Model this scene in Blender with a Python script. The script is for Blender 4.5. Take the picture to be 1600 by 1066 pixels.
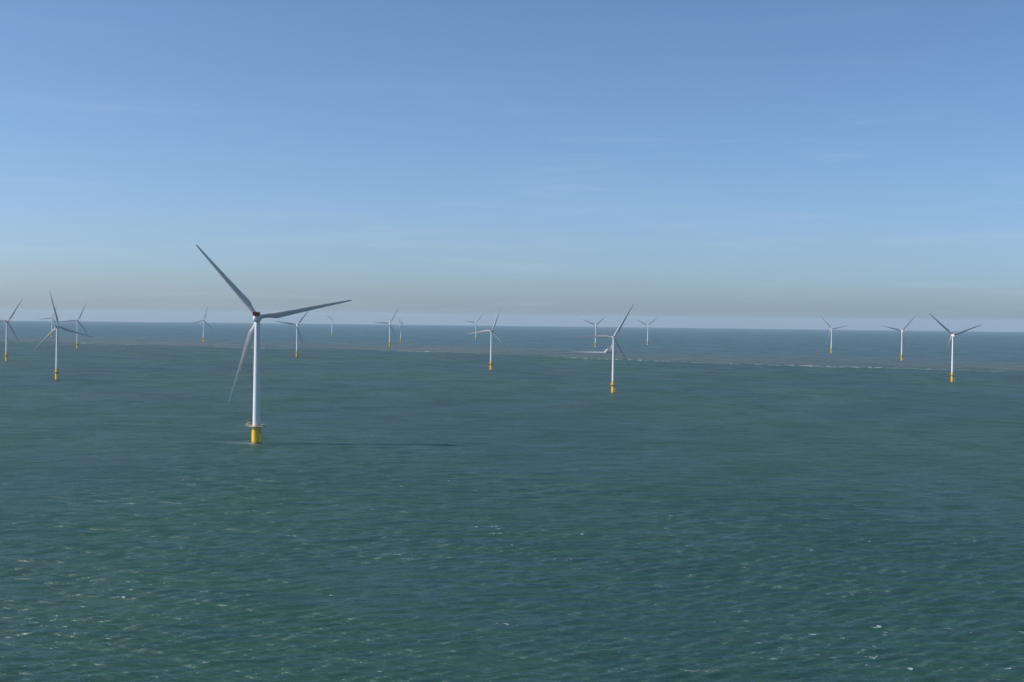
import bpy, bmesh, math, random
import numpy as np
from mathutils import Vector, Matrix
from math import pi, sin, cos, radians, sqrt, atan2, hypot

for o in list(bpy.data.objects):
    bpy.data.objects.remove(o)
S = bpy.context.scene
COL = S.collection

# ------------------------------------------------------------------ camera
CAM_H = 105.0                 # helicopter height above the sea
RE = 8.8e6                    # earth radius with refraction: the sea curves away
cam = bpy.data.cameras.new('camera')
cam.sensor_width = 36.0
cam.lens = 50.0
cam.clip_start = 1.0
cam.clip_end = 200000.0
co = bpy.data.objects.new('camera', cam)
COL.objects.link(co)
PITCH, ROLL = radians(-0.892), radians(0.645)
F = Vector((0, cos(PITCH), sin(PITCH)))
R0 = Vector((1, 0, 0)); U0 = R0.cross(F)
RT = R0 * cos(ROLL) + U0 * sin(ROLL)
UP = -R0 * sin(ROLL) + U0 * cos(ROLL)
m = Matrix((RT, UP, -F)).transposed().to_4x4()
m.translation = (0, 0, CAM_H)
co.matrix_world = m
S.camera = co

# ------------------------------------------------------------------ sky and sun
SUN_EL, SUN_AZ = radians(34), radians(-93)          # azimuth from +Y towards +X
W = bpy.data.worlds.new('World'); S.world = W
W.use_nodes = True
wn, wl = W.node_tree.nodes, W.node_tree.links
bg = wn['Background']
sky = wn.new('ShaderNodeTexSky')
sky.sky_type = 'NISHITA'
sky.sun_disc = False
sky.sun_elevation = SUN_EL
sky.sun_rotation = SUN_AZ % (2 * pi)
sky.altitude = 0
sky.air_density = 0.57
sky.dust_density = 1.15
sky.ozone_density = 5.2
bg.inputs['Strength'].default_value = 0.15
hs = wn.new('ShaderNodeMix'); hs.data_type = 'RGBA'; hs.blend_type = 'MULTIPLY'     # camera white balance
hs.inputs['Factor'].default_value = 1.0
wl.new(sky.outputs[0], hs.inputs['A']); hs.inputs['B'].default_value = (1.02, 1.04, 0.998, 1)
# a few faint cirrus wisps, thin and stretched along the horizon
wtc = wn.new('ShaderNodeTexCoord'); wmp = wn.new('ShaderNodeMapping')
wmp.inputs['Scale'].default_value = (3.0, 3.0, 34.0); wmp.inputs['Rotation'].default_value = (0.02, 0.03, 0)
wl.new(wtc.outputs['Generated'], wmp.inputs['Vector'])
wnz = wn.new('ShaderNodeTexNoise'); wnz.inputs['Scale'].default_value = 2.2; wnz.inputs['Detail'].default_value = 7
wnz.inputs['Roughness'].default_value = 0.6; wnz.inputs['Distortion'].default_value = 0.5
wl.new(wmp.outputs[0], wnz.inputs['Vector'])
wmr = wn.new('ShaderNodeMapRange'); wl.new(wnz.outputs['Fac'], wmr.inputs[0])
wmr.inputs[1].default_value = 0.54; wmr.inputs[2].default_value = 0.80; wmr.inputs[4].default_value = 0.14
wmx = wn.new('ShaderNodeMix'); wmx.data_type = 'RGBA'
wsx = wn.new('ShaderNodeSeparateXYZ'); wl.new(wtc.outputs['Generated'], wsx.inputs[0])
wfd = wn.new('ShaderNodeMapRange'); wl.new(wsx.outputs['Z'], wfd.inputs[0])
wfd.inputs[1].default_value = 0.10; wfd.inputs[2].default_value = 0.20; wfd.inputs[3].default_value = 1.0; wfd.inputs[4].default_value = 0.15
wmu = wn.new('ShaderNodeMath'); wmu.operation = 'MULTIPLY'
wl.new(wmr.outputs[0], wmu.inputs[0]); wl.new(wfd.outputs[0], wmu.inputs[1])
wl.new(wmu.outputs[0], wmx.inputs['Factor']); wl.new(hs.outputs['Result'], wmx.inputs['A'])
wmx.inputs['B'].default_value = (4.6, 5.3, 6.0, 1)
wl.new(wmx.outputs['Result'], bg.inputs['Color'])

sun = bpy.data.lights.new('sun', 'SUN')
sun.energy = 4.8
sun.angle = radians(0.53)
sun.color = (1.0, 0.945, 0.87)
so = bpy.data.objects.new('sun', sun)
COL.objects.link(so)
sd = Vector((sin(SUN_AZ) * cos(SUN_EL), cos(SUN_AZ) * cos(SUN_EL), sin(SUN_EL)))
so.rotation_euler = sd.to_track_quat('Z', 'Y').to_euler()
so.location = sd * 500

S.view_settings.view_transform = 'Standard'
S.view_settings.look = 'None'
S.view_settings.exposure = 0.0
S.view_settings.gamma = 1.0
S.cycles.use_denoising = True
S.cycles.max_bounces = 6
S.cycles.volume_bounces = 1

# ------------------------------------------------------------------ helpers
def zsea(x, y):
    return -(x * x + y * y) / (2 * RE)

def tag(o, label=None, cat=None, group=None, kind=None):
    if label: o['label'] = label
    if cat: o['category'] = cat
    if group: o['group'] = group
    if kind: o['kind'] = kind
    return o

def link(name, me, mat, parent=None):
    if mat: me.materials.append(mat)
    o = bpy.data.objects.new(name, me)
    COL.objects.link(o)
    if parent: o.parent = parent
    return o

def bm_obj(name, bm, mat, parent=None, smooth=None):
    bmesh.ops.recalc_face_normals(bm, faces=bm.faces)
    me = bpy.data.meshes.new(name)
    bm.to_mesh(me); bm.free()
    if smooth:
        me.polygons.foreach_set('use_smooth', [True] * len(me.polygons))
        me.set_sharp_from_angle(angle=radians(smooth))
    return link(name, me, mat, parent)

def ring_loft(bm, rings, cap=True):
    vs = [[bm.verts.new(p) for p in r] for r in rings]
    n = len(rings[0])
    for a, b in zip(vs, vs[1:]):
        for i in range(n):
            j = (i + 1) % n
            bm.faces.new((a[i], a[j], b[j], b[i]))
    if cap:
        bm.faces.new(vs[0][::-1]); bm.faces.new(vs[-1])

def lathe(bm, prof, n=32, c=(0, 0, 0), cap=True):
    ring_loft(bm, [[(c[0] + r * cos(2 * pi * i / n), c[1] + r * sin(2 * pi * i / n), c[2] + z)
                    for i in range(n)] for r, z in prof], cap)

def box(bm, x0, x1, y0, y1, z0, z1):
    v = [bm.verts.new((x, y, z)) for z in (z0, z1) for y in (y0, y1) for x in (x0, x1)]
    for f in ((0, 2, 3, 1), (4, 5, 7, 6), (0, 1, 5, 4), (2, 6, 7, 3), (0, 4, 6, 2), (1, 3, 7, 5)):
        bm.faces.new([v[i] for i in f])

def tube(bm, pts, r, n=6):
    for a, b in zip(pts, pts[1:]):
        a, b = Vector(a), Vector(b)
        d = (b - a).normalized()
        u = d.orthogonal().normalized(); w = d.cross(u)
        ring_loft(bm, [[p + (u * cos(2 * pi * i / n) + w * sin(2 * pi * i / n)) * r for i in range(n)]
                       for p in (a, b)])

def circ(r, z, n=32, c=(0, 0)):
    return [(c[0] + r * cos(2 * pi * i / n), c[1] + r * sin(2 * pi * i / n), z) for i in range(n + 1)]

# ------------------------------------------------------------------ materials
def principled(name):
    mt = bpy.data.materials.new(name); mt.use_nodes = True
    nt = mt.node_tree
    return mt, nt.nodes, nt.links, nt.nodes['Principled BSDF']

def paint(name, c1, c2, rough=0.4, scale=0.4, stretch=(1, 1, 0.12), band=None):
    """weathered paint: noise streaks between two colours, optional algae band near the waterline"""
    mt, n, l, b = principled(name)
    tc = n.new('ShaderNodeTexCoord'); mp = n.new('ShaderNodeMapping')
    mp.inputs['Scale'].default_value = stretch
    l.new(tc.outputs['Object'], mp.inputs['Vector'])
    nz = n.new('ShaderNodeTexNoise'); nz.inputs['Scale'].default_value = scale
    nz.inputs['Detail'].default_value = 6; nz.inputs['Roughness'].default_value = 0.65
    l.new(mp.outputs[0], nz.inputs['Vector'])
    rp = n.new('ShaderNodeValToRGB')
    rp.color_ramp.elements[0].position = 0.38; rp.color_ramp.elements[0].color = (*c2, 1)
    rp.color_ramp.elements[1].position = 0.62; rp.color_ramp.elements[1].color = (*c1, 1)
    l.new(nz.outputs['Fac'], rp.inputs[0])
    out = rp.outputs[0]
    if band:
        sx = n.new('ShaderNodeSeparateXYZ'); l.new(tc.outputs['Object'], sx.inputs[0])
        ad = n.new('ShaderNodeMath'); ad.operation = 'MULTIPLY_ADD'
        l.new(nz.outputs['Fac'], ad.inputs[0]); ad.inputs[1].default_value = -2.4
        l.new(sx.outputs['Z'], ad.inputs[2])
        mr = n.new('ShaderNodeMapRange')
        mr.inputs['From Min'].default_value = band[0]; mr.inputs['From Max'].default_value = band[1]
        l.new(ad.outputs[0], mr.inputs[0])
        mx = n.new('ShaderNodeMix'); mx.data_type = 'RGBA'
        l.new(mr.outputs[0], mx.inputs['Factor'])
        mx.inputs['A'].default_value = (*band[2], 1)
        l.new(out, mx.inputs['B'])
        out = mx.outputs['Result']
    l.new(out, b.inputs['Base Color'])
    b.inputs['Roughness'].default_value = rough
    return mt

M_WHITE = paint('white_tower_paint', (0.67, 0.68, 0.68), (0.62, 0.63, 0.63), 0.38)
M_BLADE = paint('light_grey_blade_coat', (0.50, 0.505, 0.51), (0.45, 0.455, 0.46), 0.4, 0.2, (1, 1, 0.3))
M_NAC = paint('nacelle_shell_paint', (0.64, 0.65, 0.66), (0.58, 0.59, 0.60), 0.4)
M_YEL = paint('yellow_foundation_paint', (0.78, 0.54, 0.025), (0.68, 0.44, 0.025), 0.5, 0.5,
              band=(-1.2, 1.6, (0.10, 0.10, 0.035)))
M_AMB = paint('amber_foundation_paint', (0.75, 0.475, 0.045), (0.62, 0.37, 0.04), 0.55, 0.5,
              band=(-0.8, 0.6, (0.16, 0.14, 0.08)))
M_STEEL = paint('galvanised_steel', (0.42, 0.43, 0.44), (0.30, 0.30, 0.31), 0.5, 2.0, (1, 1, 1))
M_DARK = paint('dark_grating', (0.07, 0.07, 0.075), (0.045, 0.045, 0.05), 0.7, 2.0, (1, 1, 1))
M_RED = paint('red_hoist_deck_paint', (0.46, 0.035, 0.03), (0.34, 0.03, 0.028), 0.5, 1.0, (1, 1, 1))
M_HULL = paint('vessel_orange_hull', (0.72, 0.36, 0.16), (0.60, 0.26, 0.11), 0.45, 0.3, (0.4, 1, 1))
M_VWHITE = paint('vessel_white_paint', (0.82, 0.82, 0.80), (0.72, 0.72, 0.70), 0.4, 0.4, (1, 1, 0.3))
M_CRANE = paint('vessel_crane_paint', (0.74, 0.66, 0.56), (0.62, 0.52, 0.44), 0.5, 0.4, (1, 1, 1))
M_GLASS, _n, _l, _b = principled('dark_window_glass')
_b.inputs['Base Color'].default_value = (0.01, 0.014, 0.018, 1); _b.inputs['Roughness'].default_value = 0.08

# ------------------------------------------------------------------ sea
# tide rip: the line where muddy water meets clear water, with breaking crests along it
RIP_AZ = np.radians([-60, -19.8, -14.63, -9.2, -2.57, 4.05, 10.22, 19.82, 60])
RIP_D = np.array([7600, 5813, 5208, 4735, 4488, 3819, 3562, 3395, 3300.0])
TURBINE_BASES = []      # filled from the table below before the sea is meshed

# name, x, y, scale, rotor yaw (deg), blade phase (deg), label
FARM = [
 (-722.6, 2259.3, 1.010, -1, 103, 'white turbine on amber base, one blade almost straight up, another crossing a farther tower'),
 (-1105.7, 3112.2, 1.044, 1, 57, 'white turbine at the picture edge, its level blade cut off by the frame'),
 (-2090.9, 6465.2, 1.050, 10, 69, 'tiny faint turbine half hidden behind the turbine with the nearly upright blade'),
 (-1332.2, 4359.7, 1.026, 6, 65, 'white turbine whose tower is crossed by the low blade of a nearer turbine'),
 (-1231.1, 5675.1, 1.036, 6, 75, 'small pale turbine standing alone in open water left of the largest turbine'),
 (-556.9, 3685.1, 0.998, 24, 51, 'white turbine whose upper blade tip touches the level right blade of the largest turbine'),
 (-949.4, 7505.2, 1.170, 78, 47, 'tiny edge-on turbine, a thin bright mast below the tip of the largest turbine\'s right blade'),
 (-441.0, 5132.7, 1.021, 24, 59, 'white turbine beside a smaller edge-on one, a level blade pointing left'),
 (-478.1, 6123.0, 1.004, 88, 29, 'small turbine seen edge on with two short blades up in a narrow V'),
 (-175.3, 6930.8, 1.030, 20, 51, 'small far turbine whose tower is crossed by the sunlit blade of a nearer turbine'),
 (-42.2, 2914.9, 0.968, -16, 69, 'white turbine at the picture centre with a sunlit blade drooping left over a farther tower'),
 (146.4, 2045.5, 0.961, -2, 60, 'white turbine whose tower hides the bow of the work vessel'),
 (324.4, 5518.4, 1.022, 18, 39, 'Y-shaped far turbine behind the level blade of the turbine hiding the vessel'),
 (589.9, 6180.1, 1.014, 22, 36, 'Y-shaped small turbine in open water right of the work vessel, nothing crossing it'),
 (1099.2, 4891.9, 1.007, -3, 12, 'smallest of the three turbines grouped at the right side'),
 (1101.7, 4016.6, 1.004, 10, 47, 'middle-sized turbine of the right-hand three, one blade level and one up right'),
 (795.5, 2565.2, 1.014, 6, 19, 'largest of the three turbines grouped at the right side'),
]
BIG = (-209.4, 1168.7, 1.0, 3, 11)

def smooth_noise(x, y, seed, octaves=4, base=1.0):
    """cheap value noise from rotated sine products, in roughly -1..1"""
    rng = np.random.RandomState(seed)
    v = np.zeros_like(x); tot = 0
    for o in range(octaves):
        k = base * 2 ** o; a = 0.5 ** o
        for _ in range(4):
            t = rng.uniform(0, 2 * pi); p = rng.uniform(0, 2 * pi)
            v += a * np.sin(k * rng.uniform(.7, 1.4) * (x * cos(t) + y * sin(t)) + p)
        tot += a * 2.0
    return v / tot

def build_sea():
    f_px = 1422.0
    fine = np.radians(np.linspace(-33, 33, 1340))
    rest = np.radians(np.linspace(33, 327, 106))[1:-1]
    az = np.concatenate([fine, rest])
    # rows: evenly spaced in depression, so detail follows distance
    ypx = np.concatenate([np.arange(660, 400, -1.0), np.arange(400, 60, -0.62), np.arange(60, 8.2, -0.45)])
    tn = ypx / f_px
    # (H + r^2/2RE)/r = tn
    r1 = RE * (tn - np.sqrt(np.maximum(tn * tn - 2 * CAM_H / RE, 0)))
    r = np.concatenate([[20, 60, 110, 160, 200], r1[r1 > 215], [30000, 34000, 39000, 44000]])
    r = np.unique(np.round(r, 3))
    nr, na = len(r), len(az)
    RR, AA = np.meshgrid(r, az, indexing='ij')
    X = RR * np.sin(AA); Y = RR * np.cos(AA)
    dr = np.gradient(r)[:, None]
    da = np.where(np.abs(((az + pi) % (2 * pi)) - pi) < radians(33.1), radians(66 / 1340), radians(2.8))[None, :]
    dx = RR * da
    Z = -(RR ** 2) / (2 * RE)
    rng = np.random.RandomState(7)
    N = 70
    lam = np.exp(np.linspace(math.log(2.6), math.log(42), N)) * rng.uniform(.93, 1.07, N)
    # gusts: patches where the chop stands higher
    gust = np.clip(1.0 + 0.45 * smooth_noise(X, Y, 3, 3, 2 * pi / 420), 0.35, 1.7)
    for L in lam:
        k = 2 * pi / L
        th = rng.normal(radians(6), radians(26))       # crests lie roughly across the view
        kx, ky = k * sin(th), -k * cos(th)
        a = 0.0112 * L ** 0.8 if L < 13 else 0.0112 * 13 ** 0.8 * (13 / L) ** 0.8
        s = np.abs(ky) / k * dr + np.abs(kx) / k * dx
        fade = np.clip((L / s - 2.6) / 2.2, 0, 1)
        ph = kx * X + ky * Y + rng.uniform(0, 2 * pi)
        sp = np.sin(ph)
        Z += fade * a * gust * (sp + 0.22 * np.cos(2 * ph))
    for L in (34, 41, 52, 63):            # a low swell under the chop
        th = rng.normal(radians(-6), radians(9)); k = 2 * pi / L
        s = np.abs(cos(th)) * dr + np.abs(sin(th)) * dx
        Z += np.clip((L / s - 2.6) / 2.2, 0, 1) * 0.10 * np.sin(k * (sin(th) * X - cos(th) * Y) + rng.uniform(0, 2 * pi))
    hw = Z + (RR ** 2) / (2 * RE)
    crest = np.clip(0.5 + hw / 1.6, 0, 1)
    # attributes
    D = np.interp(((AA + pi) % (2 * pi)) - pi, RIP_AZ, RIP_D)
    D = D * (1 + 0.010 * smooth_noise(X, Y, 11, 3, 2 * pi / 900))
    t = (RR - D) / D                      # 0 on the rip, positive beyond it
    mud = np.clip(t / 0.05, 0, 1) * np.exp(-np.clip(t, 0, None) / 0.16)
    mud *= 0.85 + 0.35 * smooth_noise(X, Y, 12, 3, 2 * pi / 1500)
    surf = np.where(t < 0, np.exp(-(t / 0.02) ** 2), np.exp(-t / 0.022) * 0.95)
    surf = np.clip(surf * (0.9 + 0.45 * smooth_noise(X, Y, 13, 3, 2 * pi / 700)), 0, 1)
    foam = np.zeros_like(X)
    bx, by = BIG[0], BIG[1]
    # disturbed streak drifting away from the big foundation
    u = (bx - X); w = (Y - by) - 0.42 * u
    foam += np.where(u > -4, 0.85 * np.exp(-(w / (9 + 0.3 * np.clip(u, 0, None))) ** 2) * np.exp(-np.clip(u, 0, None) / 45), 0)
    for (tx, ty) in TURBINE_BASES:
        rr = np.hypot(X - tx, Y - ty)
        foam += 0.6 * np.exp(-(np.clip(rr - 3, 0, None) / 2.5) ** 2)
    verts = np.stack([X, Y, Z], -1).reshape(-1, 3)
    idx = np.arange(nr * na).reshape(nr, na)
    a = idx[:-1, :]; b = idx[1:, :]
    a2 = np.roll(a, -1, 1); b2 = np.roll(b, -1, 1)
    quads = np.stack([a, b, b2, a2], -1).reshape(-1, 4)[:, ::-1]
    nv = len(verts)
    verts = np.concatenate([verts, [[0, 0, 0]]])
    tri = np.stack([np.full(na, nv), idx[0], np.roll(idx[0], -1)], -1)[:, ::-1]
    loops = np.concatenate([quads.reshape(-1), tri.reshape(-1)])
    starts = np.concatenate([np.arange(len(quads)) * 4, len(quads) * 4 + np.arange(na) * 3])
    me = bpy.data.meshes.new('sea')
    me.vertices.add(len(verts)); me.vertices.foreach_set('co', verts.astype(np.float32).ravel())
    me.loops.add(len(loops)); me.loops.foreach_set('vertex_index', loops.astype(np.int32))
    me.polygons.add(len(starts)); me.polygons.foreach_set('loop_start', starts.astype(np.int32))
    me.update(calc_edges=True)
    me.validate()
    me.polygons.foreach_set('use_smooth', [True] * len(me.polygons))
    for nm, arr in (('crest', crest), ('mud', mud), ('offshore', np.clip(t / 0.25, 0, 1)), ('surf', surf), ('foam', foam)):
        at = me.attributes.new(nm, 'FLOAT', 'POINT')
        at.data.foreach_set('value', np.concatenate([np.clip(arr, 0, 1).ravel(), [0]]).astype(np.float32))
    if me.polygons[len(me.polygons) // 2].normal.z < 0:
        me.flip_normals()
    o = link('sea', me, sea_material())
    tag(o, kind='structure')
    return o

def sea_material():
    mt, n, l, b = principled('sea_water')
    geo = n.new('ShaderNodeNewGeometry')
    def mapping(sx, sy, sz=1.0, rot=0.0):
        mp = n.new('ShaderNodeMapping'); mp.inputs['Scale'].default_value = (sx, sy, sz)
        mp.inputs['Rotation'].default_value = (0, 0, rot)
        l.new(geo.outputs['Position'], mp.inputs['Vector']); return mp.outputs[0]
    def noise(vec, scale=1.0, detail=3, rough=0.55, dist=0.0):
        z = n.new('ShaderNodeTexNoise'); z.inputs['Scale'].default_value = scale
        z.inputs['Detail'].default_value = detail; z.inputs['Roughness'].default_value = rough
        z.inputs['Distortion'].default_value = dist
        l.new(vec, z.inputs['Vector']); return z.outputs['Fac']
    def math_(op, a, b_=None, c=None, clamp=False):
        q = n.new('ShaderNodeMath'); q.operation = op; q.use_clamp = clamp
        for i, v in enumerate((a, b_, c)):
            if v is None: continue
            if isinstance(v, (int, float)): q.inputs[i].default_value = v
            else: l.new(v, q.inputs[i])
        return q.outputs[0]
    def remap(v, a, b_, c=0.0, d=1.0):
        q = n.new('ShaderNodeMapRange'); q.clamp = True
        l.new(v, q.inputs[0])
        for i, x in enumerate((a, b_, c, d)): q.inputs[i + 1].default_value = x
        return q.outputs[0]
    def mix(fac, a, b_):
        q = n.new('ShaderNodeMix'); q.data_type = 'RGBA'
        if isinstance(fac, (int, float)): q.inputs['Factor'].default_value = fac
        else: l.new(fac, q.inputs['Factor'])
        for s, v in (('A', a), ('B', b_)):
            if isinstance(v, tuple): q.inputs[s].default_value = (*v, 1)
            else: l.new(v, q.inputs[s])
        return q.outputs['Result']
    def attr(nm):
        q = n.new('ShaderNodeAttribute'); q.attribute_name = nm; return q.outputs['Fac']
    # body colour: green, bluish and silty patches a few hundred metres across
    p1 = noise(mapping(1 / 420, 1 / 800), 1, 4, 0.6, 0.4)
    p2 = noise(mapping(1 / 160, 1 / 420, 1, 0.3), 1, 4, 0.6, 0.6)
    c = mix(remap(p1, 0.42, 0.58), SEA_GREEN, SEA_BLUE)
    c = mix(math_('MULTIPLY', remap(p2, 0.53, 0.72), 0.28), c, SEA_SILT)
    c = mix(attr('offshore'), c, SEA_OFFSHORE)
    c = mix(attr('mud'), c, SEA_MUD)
    # gust patches and wave groups at every scale: they set how rough, and so how reflective, the water is
    gr = noise(mapping(1 / 90, 1 / 130, 1, 0.2), 1, 8, 0.78, 0.5)
    grn = remap(gr, 0.36, 0.66)
    c = mix(math_('MULTIPLY', remap(gr, 0.50, 0.68), 0.35), c, SEA_DEEP)
    # breaking crests
    g = noise(mapping(1 / 90, 1 / 140), 1, 3, 0.6)
    cap = noise(mapping(1 / 5.0, 1 / 2.4, 1, 0.12), 1, 3, 0.5, 0.5)
    capn = math_('ADD', cap, math_('MULTIPLY', math_('SUBTRACT', g, 0.5), 0.28))
    capn = math_('ADD', capn, math_('MULTIPLY', math_('SUBTRACT', attr('crest'), 0.5), 0.16))
    caps = remap(capn, 0.765, 0.81)
    big = noise(mapping(1 / 15, 1 / 9, 1, 0.05), 1, 4, 0.6, 0.6)
    caps = math_('MAXIMUM', caps, remap(math_('ADD', big, math_('MULTIPLY', math_('SUBTRACT', g, 0.5), 0.2)), 0.765, 0.82))
    s1 = noise(mapping(1 / 11, 1 / 40), 1, 3, 0.65, 0.3)
    surf = math_('MULTIPLY', remap(math_('ADD', s1, math_('MULTIPLY', attr('surf'), 0.20)), 0.685, 0.88), attr('surf'))
    f1 = noise(mapping(1 / 7, 1 / 6), 1, 5, 0.7, 0.8)
    drift = math_('MULTIPLY', remap(math_('ADD', f1, math_('MULTIPLY', attr('foam'), 0.4)), 0.62, 0.95), attr('foam'))
    fo = math_('ADD', math_('ADD', math_('MULTIPLY', caps, 0.5), math_('MULTIPLY', surf, 0.95)), math_('MULTIPLY', drift, 0.45), clamp=True)
    fo = math_('MINIMUM', fo, 1.0)
    c = mix(fo, c, (0.76, 0.81, 0.83))
    rg = n.new('ShaderNodeMix'); rg.data_type = 'FLOAT'
    l.new(fo, rg.inputs['Factor']); l.new(remap(grn, 0, 1, 0.27, 0.40), rg.inputs['A']); rg.inputs['B'].default_value = 0.8
    
    # ripples and chop below the mesh resolution
    w1 = noise(mapping(1 / 16, 1 / 7, 1, 0.10), 1, 4, 0.6, 0.3)
    w2 = noise(mapping(1 / 4.2, 1 / 1.9, 1, -0.15), 1, 4, 0.6, 0.4)
    w0 = noise(mapping(1 / 80, 1 / 36, 1, 0.06), 1, 5, 0.6, 0.3)
    w3 = noise(mapping(1 / 1.3, 1 / 0.7, 1, 0.2), 1, 3, 0.6, 0.2)
    hh = math_('ADD', math_('MULTIPLY', w1, 1.0), math_('MULTIPLY', w2, 0.26))
    hh = math_('ADD', hh, math_('MULTIPLY', w0, 4.0))
    hh = math_('ADD', hh, math_('MULTIPLY', w3, 0.05))
    bp = n.new('ShaderNodeBump')
    bp.inputs['Strength'].default_value = 1.0
    bp.inputs['Distance'].default_value = SEA_BUMP
    l.new(hh, bp.inputs['Height'])
    # silty water body under a wave-averaged Fresnel reflection (a rough sea never becomes a mirror at grazing angles)
    n.remove(b)
    df = n.new('ShaderNodeBsdfDiffuse'); l.new(c, df.inputs['Color'])   # light scattered up from the water body ignores the ripples
    gl = n.new('ShaderNodeBsdfGlossy'); gl.distribution = 'GGX'
    gl.inputs['Color'].default_value = (1, 1, 1, 1)
    l.new(rg.outputs['Result'], gl.inputs['Roughness']); l.new(bp.outputs[0], gl.inputs['Normal'])
    fr = n.new('ShaderNodeFresnel'); fr.inputs['IOR'].default_value = 1.33; l.new(bp.outputs[0], fr.inputs['Normal'])
    fe = math_('DIVIDE', fr.outputs[0], math_('MULTIPLY_ADD', fr.outputs[0], SEA_SATURATE, 1.0))
    fe = math_('MULTIPLY', fe, remap(gr, 0.38, 0.62, 1.5, 0.65))
    fe = math_('MULTIPLY', fe, math_('SUBTRACT', 1.0, fo))
    ms = n.new('ShaderNodeMixShader'); l.new(fe, ms.inputs[0])
    l.new(df.outputs[0], ms.inputs[1]); l.new(gl.outputs[0], ms.inputs[2])
    l.new(ms.outputs[0], n['Material Output'].inputs['Surface'])
    return mt

SEA_SATURATE = 3.8
SEA_GREEN = (0.0232, 0.0747, 0.0510)
SEA_OFFSHORE = (0.0349, 0.0954, 0.1135)
SEA_BLUE = (0.0193, 0.0638, 0.0661)
SEA_SILT = (0.0559, 0.0720, 0.0627)
SEA_MUD = (0.1263, 0.1357, 0.1220)
SEA_DEEP = (0.0149, 0.0487, 0.0449)
SEA_BUMP = 1.75
TURBINE_BASES += [(BIG[0], BIG[1])] + [(q[0], q[1]) for q in FARM]
build_sea()

# ------------------------------------------------------------------ wind turbines
TILT = radians(6)

def airfoil(n=14):
    """closed loop: x from 0 (leading edge) to 1 (trailing edge), y half thickness of a unit-thick section"""
    up = []
    for i in range(n + 1):
        x = 0.5 * (1 - cos(pi * i / n))
        t = 5 * (0.2969 * sqrt(x) - 0.1260 * x - 0.3516 * x * x + 0.2843 * x ** 3 - 0.1036 * x ** 4)
        up.append((x, t))
    lo = [(x, -t * 1.1) for x, t in up[1:-1]][::-1]
    return up + lo

def blade_mesh(R, root_d, chord_max, prebend, name):
    """blade along +Z, upwind +Y, leading edge towards -X (turns counter-clockwise seen from behind)"""
    AF = airfoil(); n = len(AF)
    bm = bmesh.new(); rings = []
    r0 = 0.018 * R
    for i in range(41):
        t = i / 40
        t = t ** 1.15
        z = r0 + (R - r0) * t
        tt = z / R
        # chord
        if tt < 0.20:
            s = min(max((tt - 0.035) / 0.165, 0), 1); s = s * s * (3 - 2 * s)
            ch = root_d + (chord_max - root_d) * s
        else:
            q = (tt - 0.20) / 0.80
            ch = chord_max * (1 - 0.80 * q ** 0.86)
            if tt > 0.965: ch *= max(0.16, sqrt(max(0, 1 - ((tt - 0.965) / 0.035) ** 2)))
            s = 1.0
        if tt >= 0.20: s = 1.0
        thick = (1 - s) * root_d + s * ch * (0.36 - 0.22 * min(1, max(0, (tt - 0.2) / 0.5)))
        tw = radians(0 + 7 * (1 - min(1, tt / 0.75)) ** 1.6) * s
        yb = prebend * tt ** 2 + z * 0.03
        le = -(0.5 + (0.32 - 0.5) * s) * ch
        ring = []
        for k, (x, y) in enumerate(AF):
            ax, ay = le + x * ch, y * thick
            # circular root
            ang = 2 * pi * k / n
            cx, cy = -root_d / 2 * cos(ang), root_d / 2 * sin(ang)
            px, py = cx * (1 - s) + ax * s, cy * (1 - s) + ay * s
            # twist: leading edge turned upwind
            qx, qy = px * cos(tw) + py * sin(tw), -px * sin(tw) + py * cos(tw)
            ring.append((qx, yb + qy, z))
        rings.append(ring)
    ring_loft(bm, rings)
    bmesh.ops.recalc_face_normals(bm, faces=bm.faces)
    me = bpy.data.meshes.new(name); bm.to_mesh(me); bm.free()
    me.polygons.foreach_set('use_smooth', [True] * len(me.polygons))
    me.set_sharp_from_angle(angle=radians(50))
    me.materials.append(M_BLADE)
    return me

def rounded_box_loft(bm, secs, n=28, p=3.2):
    """sections along Y: (y, half width, z centre, half height), superellipse"""
    rings = []
    for y, w, zc, h in secs:
        ring = []
        for i in range(n):
            a = 2 * pi * i / n
            c, s = cos(a), sin(a)
            ring.append((w * math.copysign(abs(c) ** (2 / p), c), y, zc + h * math.copysign(abs(s) ** (2 / p), s)))
        rings.append(ring)
    ring_loft(bm, rings)

def railing(name, r, z, parent, mat, h=1.15, n=28, gap=0.05, c=(0, 0)):
    bm = bmesh.new()
    for zz in (z + h, z + h * 0.5):
        tube(bm, circ(r, zz, n, c), gap, 5)
    for p in circ(r, z, n, c)[:-1]:
        tube(bm, [p, (p[0], p[1], z + h)], gap, 5)
    return bm_obj(name, bm, mat, parent)

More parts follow.
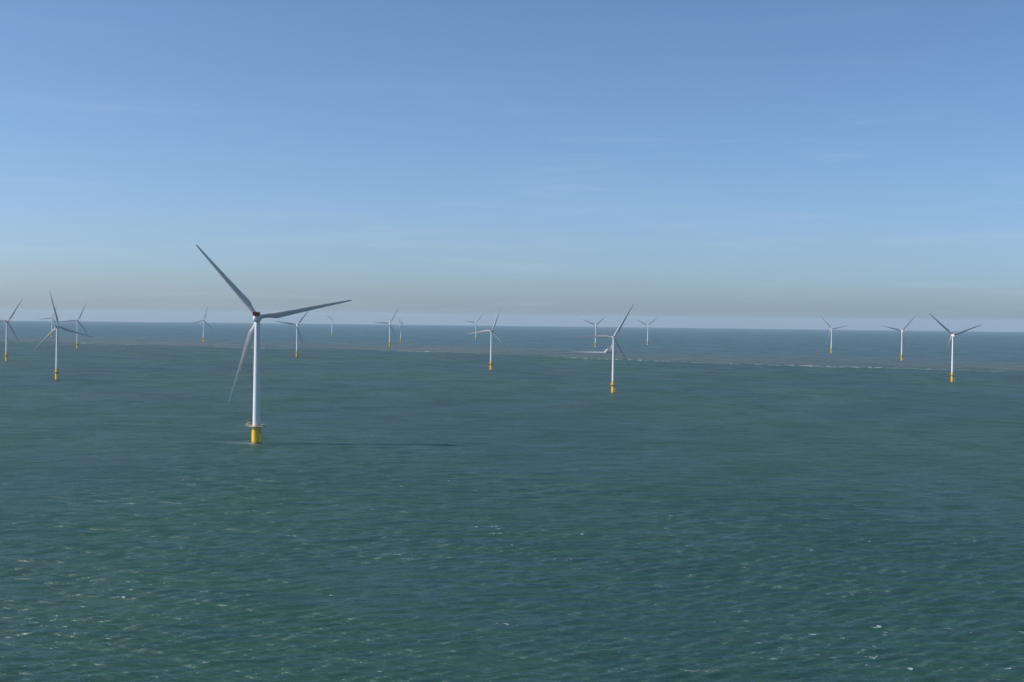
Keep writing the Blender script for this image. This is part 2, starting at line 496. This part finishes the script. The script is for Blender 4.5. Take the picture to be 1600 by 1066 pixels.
def make_turbine(big):
    """Empty at the waterline; local +Y is upwind"""
    root = bpy.data.objects.new('wind_turbine', None)
    COL.objects.link(root)
    root.empty_display_size = 5
    if big:
        hub_h, R, ov = 103.5, 78.6, 6.0
        tp_top, tp_r, plat, pr = 15.0, 3.75, 14.2, 6.6
        tb, tt_ = 3.15, 2.1; nac = 3.1; yel = M_YEL
    else:
        hub_h, R, ov = 83.5, 57.5, 5.0
        tp_top, tp_r, plat, pr = 18.4, 2.6, 12.2, 4.6
        tb, tt_ = 2.25, 1.5; nac = 1.9; yel = M_AMB
    top = hub_h - nac - 0.15
    # foundation
    bm = bmesh.new()
    lathe(bm, [(tp_r, -8), (tp_r, plat - 2.6), (tp_r + 0.0, plat - 2.4), (tb + 0.12, plat - 0.3), (tb + 0.12, tp_top)] if big else
          [(tp_r, -8), (tp_r, plat - 0.6), (tb + 0.14, plat + 0.4), (tb + 0.1, tp_top)], 40)
    tp = bm_obj('transition_piece', bm, yel, root, 40)
    # boat landing and ladder
    bm = bmesh.new()
    for s in (-1, 1):
        for dx in (0.9 * s,):
            tube(bm, [(dx, -tp_r - 1.3, -3), (dx, -tp_r - 1.3, plat * 0.62), (dx, -tp_r + 0.1, plat * 0.72)], 0.26, 8)
            for zz in (1.2, plat * 0.3, plat * 0.55):
                tube(bm, [(dx, -tp_r - 1.3, zz), (dx * 0.9, -tp_r + 0.15, zz)], 0.16, 6)
    o = bm_obj('boat_landing', bm, yel, tp); o.rotation_euler.z = radians(55)
    bm = bmesh.new()
    for s in (-1, 1):
        tube(bm, [(0.3 * s, -tp_r - 0.55, -1), (0.3 * s, -tp_r - 0.55, plat)], 0.06, 5)
    for k in range(int(plat / 0.5)):
        tube(bm, [(-0.3, -tp_r - 0.55, k * 0.5), (0.3, -tp_r - 0.55, k * 0.5)], 0.035, 4)
    o = bm_obj('ladder', bm, yel, tp); o.rotation_euler.z = radians(55)
    # cable tubes down the foundation
    bm = bmesh.new()
    for a in (150, 190, 300):
        x, y = (tp_r + 0.25) * cos(radians(a)), (tp_r + 0.25) * sin(radians(a))
        tube(bm, [(x, y, -6), (x, y, plat - 2.6)], 0.17, 6)
    bm_obj('cable_tube', bm, yel, tp)
    # working platform
    bm = bmesh.new()
    lathe(bm, [(tb + 0.2, plat), (pr, plat), (pr, plat + 0.3), (tb + 0.2, plat + 0.3)], 36, cap=False)
    if big:
        box(bm, -8.6, -pr + 0.5, -2.2, 2.2, plat, plat + 0.3)
        box(bm, pr - 0.5, 8.2, -1.8, 1.8, plat, plat + 0.3)
    for k in range(8):
        a = 2 * pi * k / 8
        tube(bm, [(tp_r * cos(a) * 0.97, tp_r * sin(a) * 0.97, plat - 2.2), (pr * 0.93 * cos(a), pr * 0.93 * sin(a), plat)], 0.13, 5)
    pl = bm_obj('platform', bm, M_DARK if not big else M_STEEL, root)
    railing('railing', pr - 0.08, plat + 0.3, pl, M_YEL if big else yel, n=26, gap=0.06)
    # deck boxes and davit crane
    bm = bmesh.new()
    tube(bm, [(-pr + 1.0, 1.0, plat + 0.3), (-pr + 1.0, 1.0, plat + 3.0), (-pr - 1.8, 1.6, plat + 3.9)], 0.2, 8)
    bm_obj('davit_crane', bm, M_YEL if big else yel, pl)
    if big:
        bm = bmesh.new(); box(bm, -8.4, -6.8, -1.7, 0.6, plat + 0.32, plat + 2.3)
        bmesh.ops.bevel(bm, geom=list(bm.edges), offset=0.08, segments=1, affect='EDGES')
        bm_obj('equipment_cabinet', bm, M_VWHITE, pl)
        bm = bmesh.new(); box(bm, 5.0, 6.2, -3.0, -1.4, plat + 0.32, plat + 1.7)
        bmesh.ops.bevel(bm, geom=list(bm.edges), offset=0.08, segments=1, affect='EDGES')
        bm_obj('equipment_cabinet', bm, M_STEEL, pl)
    # tower with flange seams and a door
    bm = bmesh.new()
    prof = []
    z0 = tp_top
    for k in range(5):
        t = k / 4; z = z0 + (top - z0) * t; rr = tb + (tt_ - tb) * (t ** 1.15)
        if 0 < k < 4:
            prof += [(rr, z - 0.16), (rr + 0.045, z - 0.12), (rr + 0.045, z + 0.12), (rr, z + 0.16)]
        else:
            prof.append((rr, z))
    lathe(bm, prof, 48)
    tw = bm_obj('tower', bm, M_WHITE, root, 30)
    bm = bmesh.new()
    dz = plat + 0.4 if plat + 0.4 > tp_top else tp_top + 0.3
    box(bm, -0.55, 0.55, -tb - 0.05, -tb + 0.4, dz, dz + 2.3)
    o = bm_obj('door', bm, M_STEEL, tw); o.rotation_euler.z = radians(40)
    # nacelle, tilted with the rotor axis
    bm = bmesh.new()
    if big:
        rounded_box_loft(bm, [(-7.8, 0.55, 0, 0.55), (-7.6, 1.7, 0, 1.7), (-7.0, 2.55, 0, 2.55), (-6.0, 2.95, 0, 2.95), (-4.0, 3.1, 0, 3.1),
                              (0.5, 3.1, 0, 3.1), (1.2, 3.0, 0, 3.0), (1.25, 3.35, 0, 3.35), (3.0, 3.35, 0, 3.35), (3.3, 3.1, 0, 3.1)], 40, 2.15)
    else:
        rounded_box_loft(bm, [(-8.6, 1.2, 0.1, 1.25), (-8.3, 1.6, 0.05, 1.7), (-6.0, 1.8, 0, 1.9), (1.5, 1.85, 0, 1.95), (2.6, 1.6, 0, 1.7), (3.2, 1.3, 0, 1.35)], 32, 4.0)
    na = bm_obj('nacelle', bm, M_NAC, root, 35)
    na.location = (0, 0, hub_h); na.rotation_euler.x = TILT
    # yaw bearing collar between tower and nacelle
    bm = bmesh.new()
    if big:
        lathe(bm, [(tt_, -0.05), (tt_ + 0.12, 0.3), (2.5, 1.0), (2.9, 2.0)], 40, (0, 0, top))
    else:
        lathe(bm, [(tt_, -0.02), (tt_ + 0.1, 0.15), (tt_ + 0.1, 0.9)], 32, (0, 0, top))
    bm_obj('yaw_collar', bm, M_NAC, root, 40)
    # red helicopter hoist deck on the nacelle roof
    bm = bmesh.new()
    if big:
        x1, y0, y1, zb, h = 2.7, -8.4, -3.6, 2.75, 3.0
    else:
        x1, y0, y1, zb, h = 1.5, -8.2, -4.4, 1.75, 1.3
    box(bm, -x1, x1, y0, y1, zb, zb + 0.25)
    nslat = 9
    for s in (-1, 1):                      # close-boarded rails on four sides
        box(bm, s * x1 - 0.06, s * x1 + 0.06, y0, y1, zb + 0.25, zb + h)
    box(bm, -x1 + 0.06, x1 - 0.06, y0 - 0.06, y0 + 0.06, zb + 0.25, zb + h)
    box(bm, -x1 + 0.06, x1 - 0.06, y1 - 0.06, y1 + 0.06, zb + 0.25, zb + h * 0.7)
    for i in range(nslat + 1):
        x = -x1 + 2 * x1 * i / nslat
        tube(bm, [(x, y0 - 0.1, zb), (x, y0 - 0.1, zb + h + 0.1)], 0.07, 5)
    hd = bm_obj('hoist_deck', bm, M_RED, na)
    for s in (-1, 1):
        bm = bmesh.new()
        lathe(bm, [(0.06, -0.6), (0.06, 1.6), (0.16, 1.65), (0.16, 2.0), (0.03, 2.1)], 8, (s * x1 * 0.7, y1 + 1.2, zb))
        bm_obj('aviation_light', bm, M_STEEL, na)
    # hub
    hub = Vector((0, ov * cos(TILT), hub_h + ov * sin(TILT)))
    bm = bmesh.new()
    hr = 2.35 if big else 1.75
    prof = [(hr * 0.86, -2.4), (hr, -1.6), (hr, 0.8), (hr * 0.9, 1.8), (hr * 0.62, 2.7), (hr * 0.25, 3.15), (0.05, 3.25)]
    if not big: prof = [(r_, z_ * 0.78) for r_, z_ in prof]
    rings = [[(r_ * cos(2 * pi * i / 32), z_, r_ * sin(2 * pi * i / 32)) for i in range(32)] for r_, z_ in prof]
    ring_loft(bm, rings)
    hb = bm_obj('hub', bm, M_NAC, root, 45)
    bme = blade_mesh(R, 3.3 if big else 2.3, 5.5 if big else 4.3, 1.6 if big else 0.8, 'blade')
    blades = []
    for k in range(3):
        o = bpy.data.objects.new('blade', bme); COL.objects.link(o); o.parent = root
        blades.append(o)
    root['hub'] = tuple(hub)
    return root

def set_rotor(root, phase):
    hub = Vector(root['hub'])
    base = Matrix.Translation(hub) @ Matrix.Rotation(TILT, 4, 'X')
    k = 0
    for c in root.children:
        if c.name.startswith('blade'):
            c.matrix_local = base @ Matrix.Rotation(pi / 2 - (radians(phase) + k * 2 * pi / 3), 4, 'Y')
            k += 1
        elif c.name.startswith('hub'):
            c.matrix_local = base @ Matrix.Rotation(pi / 2 - radians(phase), 4, 'Y')

def copy_tree(o, parent=None):
    c = o.copy(); COL.objects.link(c); c.parent = parent
    for ch in o.children:
        copy_tree(ch, c)
    return c

GROUP = 'white turbines of the offshore wind farm'
def place(root, x, y, s, yaw, ph, label):
    root.location = (x, y, zsea(x, y)); root.scale = (s, s, s)
    root.rotation_euler.z = radians(yaw)
    set_rotor(root, ph)
    tag(root, label, 'wind turbine', GROUP)

bigt = make_turbine(True)
place(bigt, *BIG, 'largest and nearest white turbine, yellow base with railed platform, red deck on its nacelle')
proto = make_turbine(False)
roots = [proto] + [copy_tree(proto) for _ in FARM[1:]]
for rt, q in zip(roots, FARM):
    place(rt, *q)
for rt in roots + [bigt]:
    del rt['hub']

# ------------------------------------------------------------------ work vessel
def make_vessel():
    root = bpy.data.objects.new('work_vessel', None); COL.objects.link(root)
    L, B = 40.0, 9.5                      # bow towards +X, stern at x=0
    xs = [0, 0.6, 10, 24, 32, 37, 40.5]
    bw = [.86, .96, 1, 1, .82, .5, .05]
    bm = bmesh.new(); rings = []
    for x, w in zip(xs, bw):
        sh = 3.0 + 1.6 * max(0, (x - 22) / 18) ** 2
        fl = x + (0.0 if x < 30 else (x - 30) * 0.12)
        rings.append([(x, -B / 2 * w * .82, -1.5), (x, -B / 2 * w * .95, 0.6), (fl, -B / 2 * w, sh),
                      (fl, B / 2 * w, sh), (x, B / 2 * w * .95, 0.6), (x, B / 2 * w * .82, -1.5)])
    ring_loft(bm, rings)
    hull = bm_obj('hull', bm, M_HULL, root, 30)
    bm = bmesh.new()
    for s in (-1, 1):
        tube(bm, [(0.4, s * B / 2 * .98, 2.9), (10, s * B / 2 * 1.02, 2.9), (24, s * B / 2 * 1.02, 2.95), (32, s * B / 2 * .86, 3.5)], 0.28, 6)
    bm_obj('fender', bm, M_VWHITE, hull)
    bm = bmesh.new()
    box(bm, 2.0, 15, -4.0, 4.0, 3.03, 6.4)
    box(bm, 4.5, 14, -3.6, 3.6, 6.4, 9.2)
    box(bm, 8.0, 13.2, -3.2, 3.2, 9.2, 12.0)
    bmesh.ops.bevel(bm, geom=list(bm.edges), offset=0.12, segments=1, affect='EDGES')
    sup = bm_obj('superstructure', bm, M_VWHITE, root)
    bm = bmesh.new()
    for k in range(5):
        y = -2.7 + k * 1.1
        box(bm, 13.16, 13.24, y, y + 0.9, 10.2, 11.4)
    for s in (-1, 1):
        for k in range(3):
            x = 8.5 + k * 1.5
            box(bm, x, x + 1.2, s * 3.2 - 0.04, s * 3.2 + 0.04, 10.2, 11.4)
        for k in range(6):
            x = 3.0 + k * 1.9
            box(bm, x, x + 0.7, s * 4.0 - 0.04, s * 4.0 + 0.04, 4.6, 5.4)
    bm_obj('window', bm, M_GLASS, sup)
    bm = bmesh.new(); lathe(bm, [(0.9, 9.15), (0.8, 12.6), (0.75, 12.7)], 12, (5.8, 0, 0))
    bm_obj('funnel', bm, M_HULL, sup)
    bm = bmesh.new()
    tube(bm, [(10.5, 0, 12), (10.5, 0, 19)], 0.2, 6); tube(bm, [(10.5, -2, 16), (10.5, 2, 16)], 0.12, 6)
    bm_obj('mast', bm, M_VWHITE, sup)
    # lattice gantry on the foredeck
    bm = bmesh.new()
    for s in (-1, 1):
        tube(bm, [(20, s * 3.4, 3.1), (24, s * 1.3, 26)], 0.5, 6)
        tube(bm, [(29, s * 3.4, 3.4), (24.6, s * 1.3, 26)], 0.5, 6)
        for k in range(4):
            t0, t1 = k / 4, (k + 1) / 4
            a = Vector((20, s * 3.4, 3.1)).lerp(Vector((24, s * 1.3, 26)), t0)
            b = Vector((29, s * 3.4, 3.4)).lerp(Vector((24.6, s * 1.3, 26)), t1)
            tube(bm, [a, b], 0.2, 5)
    tube(bm, [(24.3, -1.6, 26), (24.3, 1.6, 26)], 0.6, 6)
    gan = bm_obj('crane_tower', bm, M_CRANE, root)
    bm = bmesh.new()
    for s in (-1, 1):
        tube(bm, [(24, s * 0.9, 20), (15.5, s * 0.25, 13.5)], 0.42, 6)
    for k in range(5):
        t = k / 5
        a = Vector((24, -0.9, 20)).lerp(Vector((15.5, -.25, 13.5)), t); b = Vector((24, .9, 20)).lerp(Vector((15.5, .25, 13.5)), min(1, t + .2))
        tube(bm, [a, b], 0.16, 5)
    bm_obj('crane_boom', bm, M_VWHITE, gan)
    bm = bmesh.new(); box(bm, 17.5, 19.6, -3, 3, 3.04, 9.6)
    bmesh.ops.bevel(bm, geom=list(bm.edges), offset=0.1, segments=1, affect='EDGES')
    bm_obj('deck_house', bm, M_CRANE, root)
    return root

V0 = (303.0, 4640.0)
ves = make_vessel()
ves.location = (V0[0], V0[1], zsea(*V0))
ves.rotation_euler.z = radians(14.0)
tag(ves, 'work vessel with white superstructure trailing a long white wake, bow hidden behind a turbine tower', 'vessel')

# wake: a strip of foam on the water behind the vessel
def make_wake():
    bm = bmesh.new(); rows = []
    nx, ny = 60, 9
    for i in range(nx + 1):
        t = i / nx
        x = 3 - 150 * t
        w = 9 + 14 * t; hgt = 1.3 * (1 - t) + 0.25
        rows.append([bm.verts.new((x, (j / (ny - 1) - .5) * 2 * w + 30 * t * t, 0.3 + hgt * sin(pi * j / (ny - 1)))) for j in range(ny)])
    for a, b in zip(rows, rows[1:]):
        for j in range(ny - 1):
            bm.faces.new((a[j], a[j + 1], b[j + 1], b[j]))
    mt, n, l, b = principled('wake_foam')
    tc = n.new('ShaderNodeTexCoord')
    sx = n.new('ShaderNodeSeparateXYZ'); l.new(tc.outputs['Object'], sx.inputs[0])
    nz = n.new('ShaderNodeTexNoise'); nz.inputs['Scale'].default_value = 0.22; nz.inputs['Detail'].default_value = 5
    l.new(tc.outputs['Object'], nz.inputs['Vector'])
    mr = n.new('ShaderNodeMapRange'); l.new(sx.outputs['X'], mr.inputs[0])
    mr.inputs[1].default_value = -150; mr.inputs[2].default_value = 0; mr.inputs[3].default_value = -0.35; mr.inputs[4].default_value = 0.42
    ad = n.new('ShaderNodeMath'); ad.operation = 'ADD'; l.new(nz.outputs['Fac'], ad.inputs[0]); l.new(mr.outputs[0], ad.inputs[1])
    m2 = n.new('ShaderNodeMapRange'); l.new(ad.outputs[0], m2.inputs[0])
    m2.inputs[1].default_value = 0.35; m2.inputs[2].default_value = 0.75
    l.new(m2.outputs[0], b.inputs['Alpha'])
    b.inputs['Base Color'].default_value = (0.72, 0.75, 0.75, 1); b.inputs['Roughness'].default_value = 0.9
    o = bm_obj('wake', bm, mt)
    o.location = ves.location; o.rotation_euler.z = radians(-3)
    tag(o, 'long white wake of foam behind the work vessel', None, None, 'stuff')
make_wake()

# ------------------------------------------------------------------ haze
HAZE = 1.7e-5
bm = bmesh.new()
box(bm, -46000, 46000, -46000, 46000, -140, 215)
hz = bm_obj('haze', bm, None)
mt = bpy.data.materials.new('sea_haze'); mt.use_nodes = True
nt = mt.node_tree
nt.nodes.remove(nt.nodes['Principled BSDF'])
pv = nt.nodes.new('ShaderNodeVolumePrincipled')
pv.inputs['Color'].default_value = (0.64, 0.82, 0.96, 1)
pv.inputs['Density'].default_value = HAZE
pv.inputs['Density Attribute'].default_value = ''
pv.inputs['Temperature Attribute'].default_value = ''
mt.cycles.homogeneous_volume = True
nt.links.new(pv.outputs[0], nt.nodes['Material Output'].inputs['Volume'])
hz.data.materials.append(mt)
tag(hz, kind='stuff')
